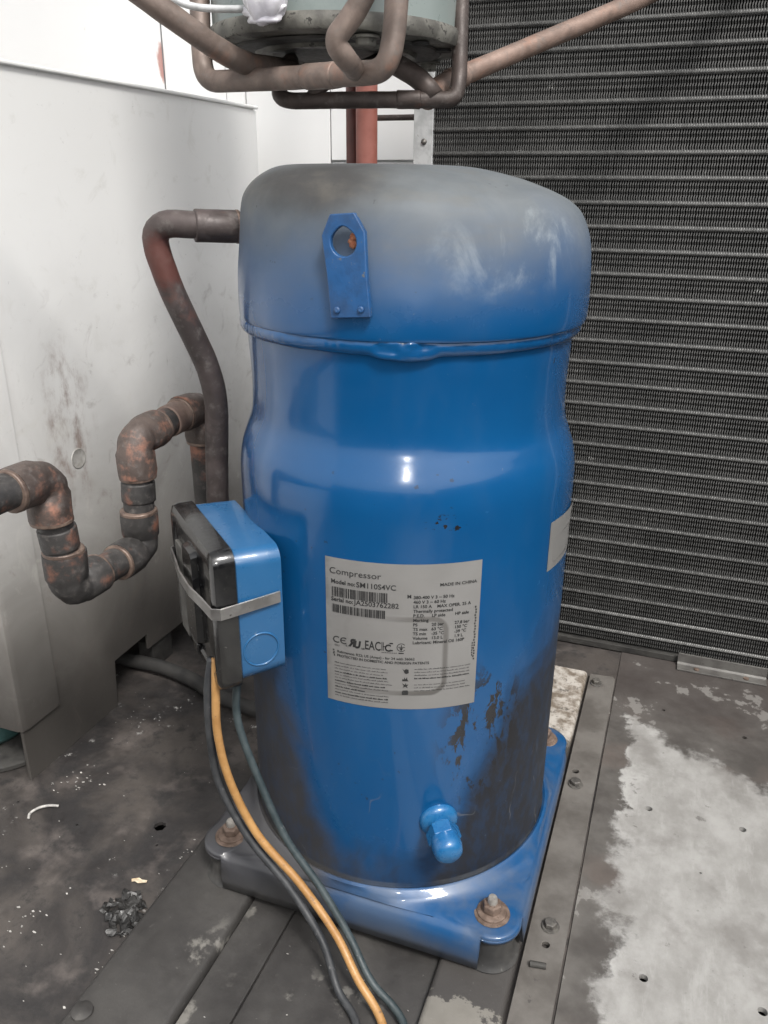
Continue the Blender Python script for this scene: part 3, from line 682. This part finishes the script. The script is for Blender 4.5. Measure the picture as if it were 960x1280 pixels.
def rect(x, y, w_, h_):
    n = max(1, int(w_/.003)); 
    for i in range(n):
        a, b = x+w_*i/n, x+w_*(i+1)/n
        addmesh([wrap(A0, Z1, INKR, *p) for p in ((a, -y), (b, -y), (b, -y-h_), (a, -y-h_))], [(0, 1, 2, 3)])
def poly(pts, x, y, s): addmesh([wrap(A0, Z1, INKR, x+px*s, -y-py*s) for px, py in pts], [tuple(range(len(pts)))])
text('Compressor', .0025, .0098, .0054, 1.1)
x = text('Model no:', .0035, .0158, .0036, 1, .00009); text('SM110S4VC', x+.0006, .0160, .0046, .98, .00006)
def barcode(x, y, w_, h_, seed):
    rn = random.Random(seed); X = x
    while X < x+w_-.0006:
        b = rn.choice((.00022, .00022, .00045, .0007)); rect(X, y, b, h_); X += b + rn.choice((.0002, .0002, .0004, .0006))
barcode(.0040, .0180, .0335, .0060, 3)
x = text('Serial no:', .0035, .0270, .0036, 1, .00009); text('JA2503762282', x+.0006, .0272, .0044, .98, .00006)
barcode(.0040, .0290, .0315, .0052, 8)
x = text('C', .0040, .0540, .0062, 1, .00005); 
text('C', .0085, .0540, .0062, 1, .00005); rect(.0092, .0515, .0028, .0006)
text('0062', .0052, .0562, .0016)
text('c', .0122, .0552, .0022, 1, .00005); text('R', .0136, .0545, .0068, .9, .0004, mirror=True, shear=-.1); text('U', .0172, .0550, .0062, .85, .0004, shear=.15); text('us', .0217, .0555, .0022, 1, .00005)
text('EAC', .0236, .0550, .0082, .62, .00010)
for q in (0, .0008): rect(.0335+q, .0492, .0004, .0056)
text('C', .0352, .0550, .0062, .85, .0002); rect(.0380, .0494, .0020, .0008); rect(.0380, .0540, .0020, .0008); rect(.0345, .0518, .0016, .0006)
def ring_(cx, cy, r_, t, a0=0, a1=360, n=22):
    for i in range(n):
        a, b = R(a0+(a1-a0)*i/n), R(a0+(a1-a0)*(i+1)/n)
        addmesh([wrap(A0, Z1, INKR, cx+rr*math.cos(q), -cy+rr*math.sin(q)) for rr, q in ((r_, a), (r_, b), (r_-t, b), (r_-t, a))], [(0, 1, 2, 3)])
ring_(.0448, .0522, .0027, .0004, 40, 320); rect(.0430, .0518, .0038, .0004); rect(.0446, .0505, .0004, .0036); poly([(0, 0), (1, 0), (.5, .8)], .0436, .0526, .0022); rect(.0432, .0556, .0030, .0007)
for k in range(9): rect(.0335+k*.0010, .0558, .0007, .0004)
text('Refrigerant: R22; US (Amps) - for 24 with 36062', .0068, .0605, .00232, 1, .00004)
text('PROTECTED IN DOMESTIC AND FOREIGN PATENTS', .0066, .0632, .00232, 1, .00005)
rect(.0040, .0588, .0010, .0007); rect(.0044, .0600, .0007, .0010); rect(.0040, .0612, .0011, .0007); rect(.0046, .0622, .0008, .0011)
text('MADE IN CHINA', .0655, .0136, .0027, 1.08, .00005)
text('M', .0475, .0205, .0030, 1, .0001)
rows = [('380-400 V 3 ~ 50 Hz', '', ''), ('460 V 3 ~ 60 Hz', '', ''), ('LR 150 A    MAX OPER. 25 A', '', ''), ('Thermally protected', '', ''), ('P.E.D.', 'LP side', 'HP side'), ('Marking', '', ''),
        ('PS', '20 bar', '27.8 bar'), ('TS max', '63 °C', '150 °C'), ('TS min', '-35 °C', '-39 °C'), ('Volume', '13.0 L', '1.9 L'), ('Lubricant: Mineral Oil 160P', '', '')]
for i, (a, b, c) in enumerate(rows):
    yy = .0210 + i*.00288
    text(a, .0510, yy, .0027, 1, .00006)
    if b: text(b, .0615, yy, .0027, 1, .00006)
    if c: text(c, .0748, yy, .0027, 1, .00006)
def smallprint(x, y, w_, lines, seed, dy=.00205, h_=.00095):
    rn = random.Random(seed)
    for l in range(lines):
        X = x; end = x + w_*rn.choice((1, .96, .92, .55) if l % 3 == 2 else (1, .97, .94))
        bold = l in (3, 6, 8, 10)
        while X < end:
            ww = rn.uniform(.0008, .0042); q = X
            while q < X+ww:      # letters of a word
                lw = rn.choice((.00022, .00034, .00045)); hh = h_*rn.choice((.55, .55, .6, .9)); rect(q, y+l*dy+(h_-hh), lw if not bold else lw*1.3, hh*(.7 if not bold else 1.05)); q += lw+.00012
            X += ww+.0007
smallprint(.0050, .0668, .0315, 12, 1)
smallprint(.0525, .0660, .0330, 4, 2); smallprint(.0525, .0765, .0320, 3, 5)
for k, pts in enumerate(([(0, 0), (.3, .35), (.55, .1), (.95, .2), (1, .8), (.6, 1), (.35, .8), (.25, .5)], [(0, 1), (.1, .55), (.3, .75), (.35, .3), (.55, .65), (.75, .25), (.8, .7), (1, 1)],
                         [(0, .1), (.45, .4), (.6, 0), (.65, .4), (1, .3), (.75, .65), (.9, 1), (.5, .7), (.1, .95), (.3, .55)], [(.15, .15), (.85, .1), (1, .35), (.95, .9), (.05, .95), (0, .4)])):
    poly(pts, .0455, .0660+k*.0048, .0038)
for k in range(20): rect(.0872 if k % 3 else .0868, .0285+k*.0018, .0009, .0011)
for k in range(6): rect(.0860, .0520+k*.0016, .0007, .0010)
me = bpy.data.meshes.new('lettering'); me.from_pydata(IV, [], IF); me.materials.append(INK)
o = bpy.data.objects.new('lettering', me); C.objects.link(o); o.parent = np_

# ------------------------------------------------------------------ terminal box
TA = R(227.5); tn = Vector((math.cos(TA), math.sin(TA), 0)); tt = Vector((-tn.y, tn.x, 0))
def rrect(w_, z0, z1, r_, n=6):
    P = []
    for cx, cz, a0 in ((w_-r_, z1-r_, 0), (-w_+r_, z1-r_, 90), (-w_+r_, z0+r_, 180), (w_-r_, z0+r_, 270)):
        for i in range(n+1): a = R(a0+90*i/n); P.append((cx+r_*math.cos(a), cz+r_*math.sin(a)))
    return P
def loftbox(levels):
    bm = bmesh.new(); rings(bm, [[tn*d + tt*x + Vector((0, 0, z)) for x, z in rrect(w_, z0, z1, r_)] for d, w_, z0, z1, r_ in levels]); return bm
tb = obj('terminal_box', loftbox([(.1060, .0455, .1985, .2800, .009), (.1355, .0460, .1970, .2815, .009), (.1365, .0455, .1975, .2810, .009)]), BOX, cp, True, auto=40, label='blue box hung on the left flank of the shell')
cv = obj('cover', loftbox([(.1325, .0462, .1955, .2825, .008), (.1335, .0478, .1945, .2835, .008), (.1420, .0478, .1940, .2835, .008), (.1455, .0470, .1948, .2825, .008), (.1468, .0445, .1975, .2800, .007),
                           (.1468, .0400, .2020, .2750, .006), (.1455, .0385, .2040, .2735, .006)]), COVER, tb, True, auto=30)
obj('cover_rib', loftbox([(.1450, -.0 + .0120, .2080, .2710, .004), (.1492, .0105, .2095, .2695, .004)]), COVER, cv, True, auto=30)
bm = bmesh.new()
for v in box(bm, (-.034, .144, .200), (-.018, .1478, .262)): v.co = tn*v.co.y + tt*v.co.x + Vector((0, 0, v.co.z))
obj('dusty_strip', bm, DUSTSTRIP, cv, bevel=.0006)
bm = bmesh.new()
for v in box(bm, (-.006, .1455, .198), (.004, .1482, .206)): v.co = tn*v.co.y + tt*v.co.x + Vector((0, 0, v.co.z))
obj('cover_clip', bm, COVER, cv, bevel=.001)
# raised knockout ring on the near side face
kc = tn*.1205 + tt*.0459 + Vector((0, 0, .2180))
obj('knockout_ring', lathe([(.0098, -.001), (.0101, .0005), (.0106, .0007), (.0110, .0004), (.0113, -.001)], 48, kc, tt, (False, False)), BOX, tb, True)
# steel clamp strap round the box
sp = []
for d, x in ((.108, .0468), (.134, .0486), (.1440, .0492), (.1478, .0462), (.1492, .0300), (.1515, .012), (.1515, -.010), (.1492, -.0300), (.1478, -.0462), (.1440, -.0492), (.134, -.0486), (.108, -.0468)): sp.append((d, x))
bm = bmesh.new(); rs = []
for i, (d, x) in enumerate(sp):
    p = tn*d + tt*x; a, b = sp[max(i-1, 0)], sp[min(i+1, len(sp)-1)]
    T_ = (tn*(b[0]-a[0])+tt*(b[1]-a[1])).normalized(); nn = T_.cross(Vector((0, 0, 1)))
    if nn.dot(tn*(d-.12)+tt*x) < 0: nn = -nn
    zc = .2478 + .0030*(.150-d)/.05
    rs.append([p+nn*o2+Vector((0, 0, zc+h)) for o2, h in ((0, -.0036), (.0009, -.0034), (.0009, .0034), (0, .0036))])
rings(bm, rs); obj('clamp_strap', bm, STEEL, tb, False)

# ================================================================== CABLES
def cable(path, r_, mat, nm, lab, n=10):
    o = obj(nm, tube(catmull(path, n), r_, 16), mat, None, True); return tag(o, lab, 'cable', 'cables hanging from the blue box')
cable([(-0.0745, -.127, .210), (-0.0735, -.1315, .190), (-0.0735, -.1330, .160), (-0.0675, -.1325, .125), (-0.0505, -.1320, .088), (-0.0220, -.1330, .060), (0.0060, -.1410, .036), (0.0255, -.1530, .020), (0.0485, -.1680, .006), (0.0720, -.215, .006), (0.0820, -.30, .006)],
      .0026, ORANGE, 'orange_cable', 'orange sheathed cable hanging from the terminal box in front of the base')
cable([(-0.0790, -.125, .208), (-0.0810, -.1290, .185), (-0.0810, -.1300, .150), (-0.0770, -.1300, .118), (-0.0575, -.1320, .084), (-0.0280, -.1350, .055), (-0.0020, -.1440, .030), (0.0140, -.1570, .010), (0.0330, -.1720, .005), (0.0550, -.215, .005), (0.0600, -.30, .005)],
      .0025, BLACKC, 'black_cable', 'black cable running just left of the orange one')
cable([(-0.0700, -.108, .205), (-0.0690, -.1150, .185), (-0.0680, -.1180, .160), (-0.0550, -.1210, .125), (-0.0340, -.1260, .086), (-0.0090, -.1300, .058), (0.0140, -.1380, .034), (0.0330, -.1500, .018), (0.0600, -.1630, .006), (0.0840, -.215, .006), (0.0960, -.30, .006)],
      .0025, TEALC, 'teal_cable', 'dark teal grey cable running right of the orange one')

# ================================================================== DISCHARGE PIPE
dp = thing('discharge_pipe', 'bent dusty copper pipe from the compressor cap down behind the blue box', 'pipe', loc=(-.1, -.02, .44))
P = fillet([(-.088, -.018, .4465), (-.1092, -.0440, .4478), (-.1455, -.0535, .4495), (-.1400, -.0480, .4160), (-.1262, -.0225, .3480), (-.1320, -.0185, .3019), (-.1357, -.0176, .2535), (-.1365, -.010, .205), (-.09, .055, .190)], [.01, .026, .02, .03, .03, .03, .03])
obj('tube', inw(dp, tube(P, .0078, 24, .00025)), COP, dp, True)
def sleeve(root, a, b, r_, mat, nm='collar'):
    a, b = Vector(a)-root.location, Vector(b)-root.location; return seg(a, b, r_, nm, mat, root)
a, b = Vector((-.0985, -.0290, .4471)), Vector((-.1185, -.0470, .4480))
sleeve(dp, a, b, .0094, COP); sleeve(dp, Vector((-.092, -.023, .4467)), Vector((-.0970, -.0277, .4470)), .0105, BLUE, 'stub')
sleeve(dp, a.lerp(b, .02), a.lerp(b, .10), .0097, SOLDER, 'solder_ring')

# ================================================================== SUCTION PIPE with U trap
sp_ = thing('suction_pipe', 'scorched copper pipe with a U trap of soldered elbows, left of the blue box', 'pipe', loc=(-.18, -.13, .2))
X = -.18; pts = [(X, -.45, .3200), (X, -.1290, .3110), (X, -.1235, .2335), (X, -.0480, .2315), (X, -.0445, .3110), (X, .0390, .3130), (X, .0400, .215), (-.07, .060, .200)]
obj('tube', inw(sp_, tube(fillet(pts, .016, 10), .0105, 24, .0004)), COPS, sp_, True)
def elbow(p, u, v, mat=COPF, r_=.0119):
    p, u, v = Vector(p), Vector(u).normalized(), Vector(v).normalized(); L_ = .0225
    path = fillet([p+u*L_, p, p+v*L_], .017, 10); n_ = len(path)
    rad = [r_+.0012 if i in (0, 1, n_-1, n_-2) else r_ for i in range(n_)]
    path = [p+u*(L_+.004)] + path + [p+v*(L_+.004)]; rad = [r_+.0010] + rad + [r_+.0010]
    e = obj('elbow', inw(sp_, tube(path, rad, 28, .0011)), mat, sp_, True, auto=60)
    for d in (u, v): sleeve(sp_, p+d*(L_+.0035), p+d*(L_+.0065), r_+.0008, SOLDER, 'solder_ring')
yv, zv = Vector((0, 1, 0)), Vector((0, 0, 1))
elbow(pts[1], -yv, -zv, COPF); elbow(pts[2], zv, yv, COPS); elbow(pts[3], -yv, zv, COPS); elbow(pts[4], -zv, yv, COPF); elbow(pts[5], -yv, -zv, COPF)
sleeve(sp_, (X, -.1262, .2780), (X, -.1250, .2640), .0116, COPS); sleeve(sp_, (X, -.0452, .2800), (X, -.0460, .2660), .0116, COPS)
sleeve(sp_, (X, -.0050, .3120), (X, .0120, .3125), .0116, COPR)

# ================================================================== OVERHEAD
vs = thing('overhead_vessel', 'grey green cylinder with a sooty bottom flange hanging above the compressor', 'vessel', loc=(-.0737, .0633, .548))
vb = obj('body', lathe([(.0775, .011), (.0775, .10), (.0775, .45)], 72), GREEN, vs, True, auto=40)
bm = lathe([(.0, .001), (.040, .001), (.044, -.002), (.050, -.002), (.053, .0015), (.072, .0015), (.0795, .0020), (.0805, .0040), (.0805, .0095), (.0790, .0115), (.070, .0118), (0, .0118)], 96)
for v in bm.verts:
    if v.co.z < .003: v.co.z += .0012*noise.noise(v.co*60)
obj('flange', bm, FLANGE, vs, True, auto=40)
obj('bottom_plate', lathe([(0, .0), (.066, .0), (.067, .0012), (0, .0012)], 64), FLDARK, vs, True, auto=40)
for a in (-53, 50, 110, 165, 215):
    c = Vector((.0695*math.cos(R(a)), .0695*math.sin(R(a)), 0))
    b = obj('flange_bolt', hexp(.0062, -.0045, .0006, c, rot=R(a)), FLANGE, vs, bevel=.0008)
    obj('washer', lathe([(0, .0010), (.0080, .0010), (.0083, -.0004), (0, -.0006)], 24, c), FLANGE, b, True, auto=40)
for a in (-22, 3): obj('bolt_hole', lathe([(0, .0008), (.0052, .0008), (.0050, -.0004), (0, -.0003)], 20, (.070*math.cos(R(a)), .070*math.sin(R(a)), 0)), CAVITY, vs, True, auto=40)

def loop(nm, lab, pts, r_, mat, fr, joints=(), jm=None, cat='pipe', wob=.00025):
    t = thing(nm, lab, cat, 'copper pipes at the overhead vessel', loc=Vector(pts[1]))
    P = fillet(pts, fr, 9)
    obj('tube', inw(t, tube(P, r_, 24, wob)), mat, t, True)
    for a, b, rr in joints: sleeve(t, a, b, rr, jm or COPF)
    return t
loop('copper_loop', 'brownish copper loop, broad U passing under the front of the overhead vessel',
     [(-.1560, .0420, .64), (-.1440, .0154, .5529), (-.1400, .0095, .5290), (-.0687, -.0079, .5275), (-.0060, -.0270, .5265), (-.0040, -.0205, .5491), (-.0060, -.0080, .64)],
     .0062, COPO, [.02, .016, .02, .018, .02], [((-.062, -.0098, .5275), (-.040, -.0165, .5271), .0068)], COPO)
loop('copper_pipe', 'thick grey brown copper pipe slanting in from upper left under the overhead vessel',
     [(-.199, -.125, .62), (-.1171, -.0447, .5501), (-.1026, -.0114, .5352), (-.0988, .0488, .5386)], .0064, COPO, [.03, .02])
loop('copper_bend', 'short copper pipe bending in front of the overhead vessel beside its flange bolt',
     [(.0260, -.0580, .610), (-.0133, -.0529, .5498), (-.0245, -.0561, .5375), (-.0200, -.0500, .5300), (-.0259, -.0211, .5276), (-.0255, -.0130, .527)], .0056, COPO, [.015, .008, .010, .008])
loop('copper_loop', 'dark lower copper loop, shorter U hanging below the overhead vessel at right',
     [(-.1000, .052, .545), (-.1010, .0440, .5405), (-.0960, .0200, .5185), (-.0424, .0382, .5195), (.0080, .0570, .5200), (.0085, .0619, .5313), (-.001, .0894, .66)],
     .0048, COPD, [.01, .012, .02, .014, .02], [((-.026, .0441, .5198), (-.012, .0491, .5199), .0053)], COPD)
loop('copper_pipe', 'long reddish copper pipe slanting up to the right across the finned coil',
     [(.1990, .3300, .665), (.0976, .2134, .5952), (.0111, .102, .5424), (-.008, .0740, .5302), (-.0095, .0540, .5200)], .0062, COPR, [.03, .02, .012],
     [((.004, .092, .5375), (-.004, .081, .5330), .0070)], COPR)
loop('copper_stub', 'dark copper stub reaching down from the overhead vessel to its lower loop at right', [(-.036, .050, .5478), (-.0317, .0514, .5411), (-.0142, .0539, .5321), (-.004, .053, .5210)], .0062, COPD, [.004, .008])
loop('copper_stub', 'dark copper stub between the two copper loops at the middle of the vessel', [(-.0745, .0290, .5205), (-.0709, .0326, .5300), (-.0581, .0377, .5317), (-.0450, .0660, .5440)], .0052, COPD, [.006, .008])
loop('thin_tube', 'thin pale metal tube entering at top left towards the overhead vessel', [(-.190, -.043, .60), (-.1428, -.0339, .5707), (-.1227, -.0305, .5614), (-.0996, -.0225, .5604), (-.07, -.015, .562)], .0019, GALV, [.02, .02, .01], wob=0)
bm = bmesh.new(); bmesh.ops.create_icosphere(bm, subdivisions=4, radius=1)
for v in bm.verts:
    p = v.co.copy(); v.co = Vector((p.x*.0135, p.y*.011, p.z*.0125 + (-.004 if p.z < -.3 else 0)*abs(p.z)))
    v.co *= 1+.13*noise.noise(p*2.1+Vector((3, 1, 0))) + .05*noise.noise(p*6)
pw = thing('plastic_wrap', 'crumpled milky plastic wrapped round the tube end on the overhead vessel', 'wrap', loc=(-.0770, -.0265, .5680))
obj('wad', bm, WHITEP, pw, True)
bm = bmesh.new(); rs = []
for i in range(10):
    t = i/9; w_ = .0085+.006*math.sin(t*3)*(1-t)
    rs.append([Vector((w_*math.cos(2*math.pi*j/14)*(1+.2*math.sin(j*2.3+i)), .004*math.sin(2*math.pi*j/14)-.002*t, -.006-.010*t)) for j in range(14)])
rings(bm, rs); obj('loose_end', bm, WHITEP, pw, True)

# ================================================================== DEBRIS
bm = bmesh.new(); rn = random.Random(4)
out_ = [(-.0062, 0), (-.0035, .0016), (-.001, .0022), (.002, .0018), (.0062, .0026), (.0072, .0008), (.004, -.0006), (.0015, -.0018), (-.002, -.0012), (-.0046, -.0016)]
top = [bm.verts.new((x*.9-.158, y*1.2-.123, .0016+rn.uniform(-.0006, .0010))) for x, y in out_]; bot = [bm.verts.new(v.co-Vector((0, 0, .0004))) for v in top]
bm.faces.new(top); bm.faces.new(bot[::-1])
for i in range(len(top)): j = (i+1) % len(top); bm.faces.new((top[i], bot[i], bot[j], top[j]))
tag(obj('dry_leaf', bm, LEAF), 'pale curled scrap of dry leaf on the sooty floor', 'leaf')
bm = bmesh.new()
for k in range(34):
    c = Vector((-.1475+rn.gauss(0, .0085), -.1530+rn.gauss(0, .0075), rn.uniform(.001, .0045))); s__ = rn.uniform(.0018, .0050)
    rm = Matrix.Rotation(rn.uniform(0, 6), 4, 'Z') @ Matrix.Rotation(rn.uniform(-.9, .9), 4, 'X')
    v = [bm.verts.new(c + rm @ Vector((x*s__*rn.uniform(.6, 1.4), y*s__*rn.uniform(.5, 1.1), z*s__*rn.uniform(.1, .4)))) for x in (-1, 1) for y in (-1, 1) for z in (-1, 1)]
    for f in ((0, 1, 3, 2), (4, 6, 7, 5), (0, 4, 5, 1), (2, 3, 7, 6), (0, 2, 6, 4), (1, 5, 7, 3)): bm.faces.new([v[i] for i in f])
bmesh.ops.subdivide_edges(bm, edges=bm.edges[:], cuts=2, use_grid_fill=True)
for v in bm.verts:
    v.co += Vector((noise.noise(v.co*300), noise.noise(v.co*300+Vector((9, 0, 0))), noise.noise(v.co*300+Vector((0, 9, 0)))))*.0013; v.co.z = max(v.co.z, .0003)
tag(obj('charred_debris', bm, CHAR), 'crumbled black charred lump on the floor beside the left rail', 'debris')
tag(obj('plastic_tie', tube(catmull([(-.2775, -.1010, .0012), (-.2800, -.0960, .0018), (-.2765, -.0895, .0028), (-.2705, -.0850, .0030), (-.2640, -.0820, .0022)], 6), [.0011]*24+[.0011], 8), FLAKE, None, True),
    'curled white bit of plastic tie on the floor near the cabinet corner', 'tie')
# uncountable paint flakes and grit
bm = bmesh.new()
def flake(cx, cy, z, s__):
    n_ = rn.randint(4, 6); a0 = rn.uniform(0, 6); tl = (rn.uniform(-.3, .3), rn.uniform(-.3, .3))
    v = []
    for i in range(n_):
        a = a0+2*math.pi*i/n_; q = s__*rn.uniform(.5, 1.2); x, y = q*math.cos(a)*1.3, q*math.sin(a)*.7; v.append(bm.verts.new((cx+x, cy+y, z+s__*.35+x*tl[0]+y*tl[1])))
    w_ = [bm.verts.new(q.co-Vector((0, 0, .0002))) for q in v]; bm.faces.new(v); bm.faces.new(w_[::-1])
    for i in range(n_): bm.faces.new((v[i], w_[i], w_[(i+1) % n_], v[(i+1) % n_]))
for k in range(60): flake(rn.uniform(-.31, -.136), rn.uniform(-.28, .10), .0001, rn.choice((.0003, .0004, .0004, .0006)))
for cx, cy, sx, sy, n_ in ((-.262, -.047, .012, .008, 22), (-.285, -.062, .004, .004, 6), (-.134, -.105, .002, .010, 12), (-.140, -.085, .003, .006, 10), (-.205, -.175, .008, .012, 16), (-.137, -.19, .003, .02, 18)):
    for k in range(n_): flake(cx+rn.gauss(0, sx), cy+rn.gauss(0, sy), .0001, rn.uniform(.0003, .0014))
for k in range(22): flake(rn.uniform(-.065, .110), rn.uniform(-.26, -.13), .0034 if True else 0, rn.uniform(.0003, .0007))
o = obj('paint_flakes', bm, FLAKE, kind='stuff'); tag(o, 'pale paint flakes and grit scattered over the dark floor', 'flakes')
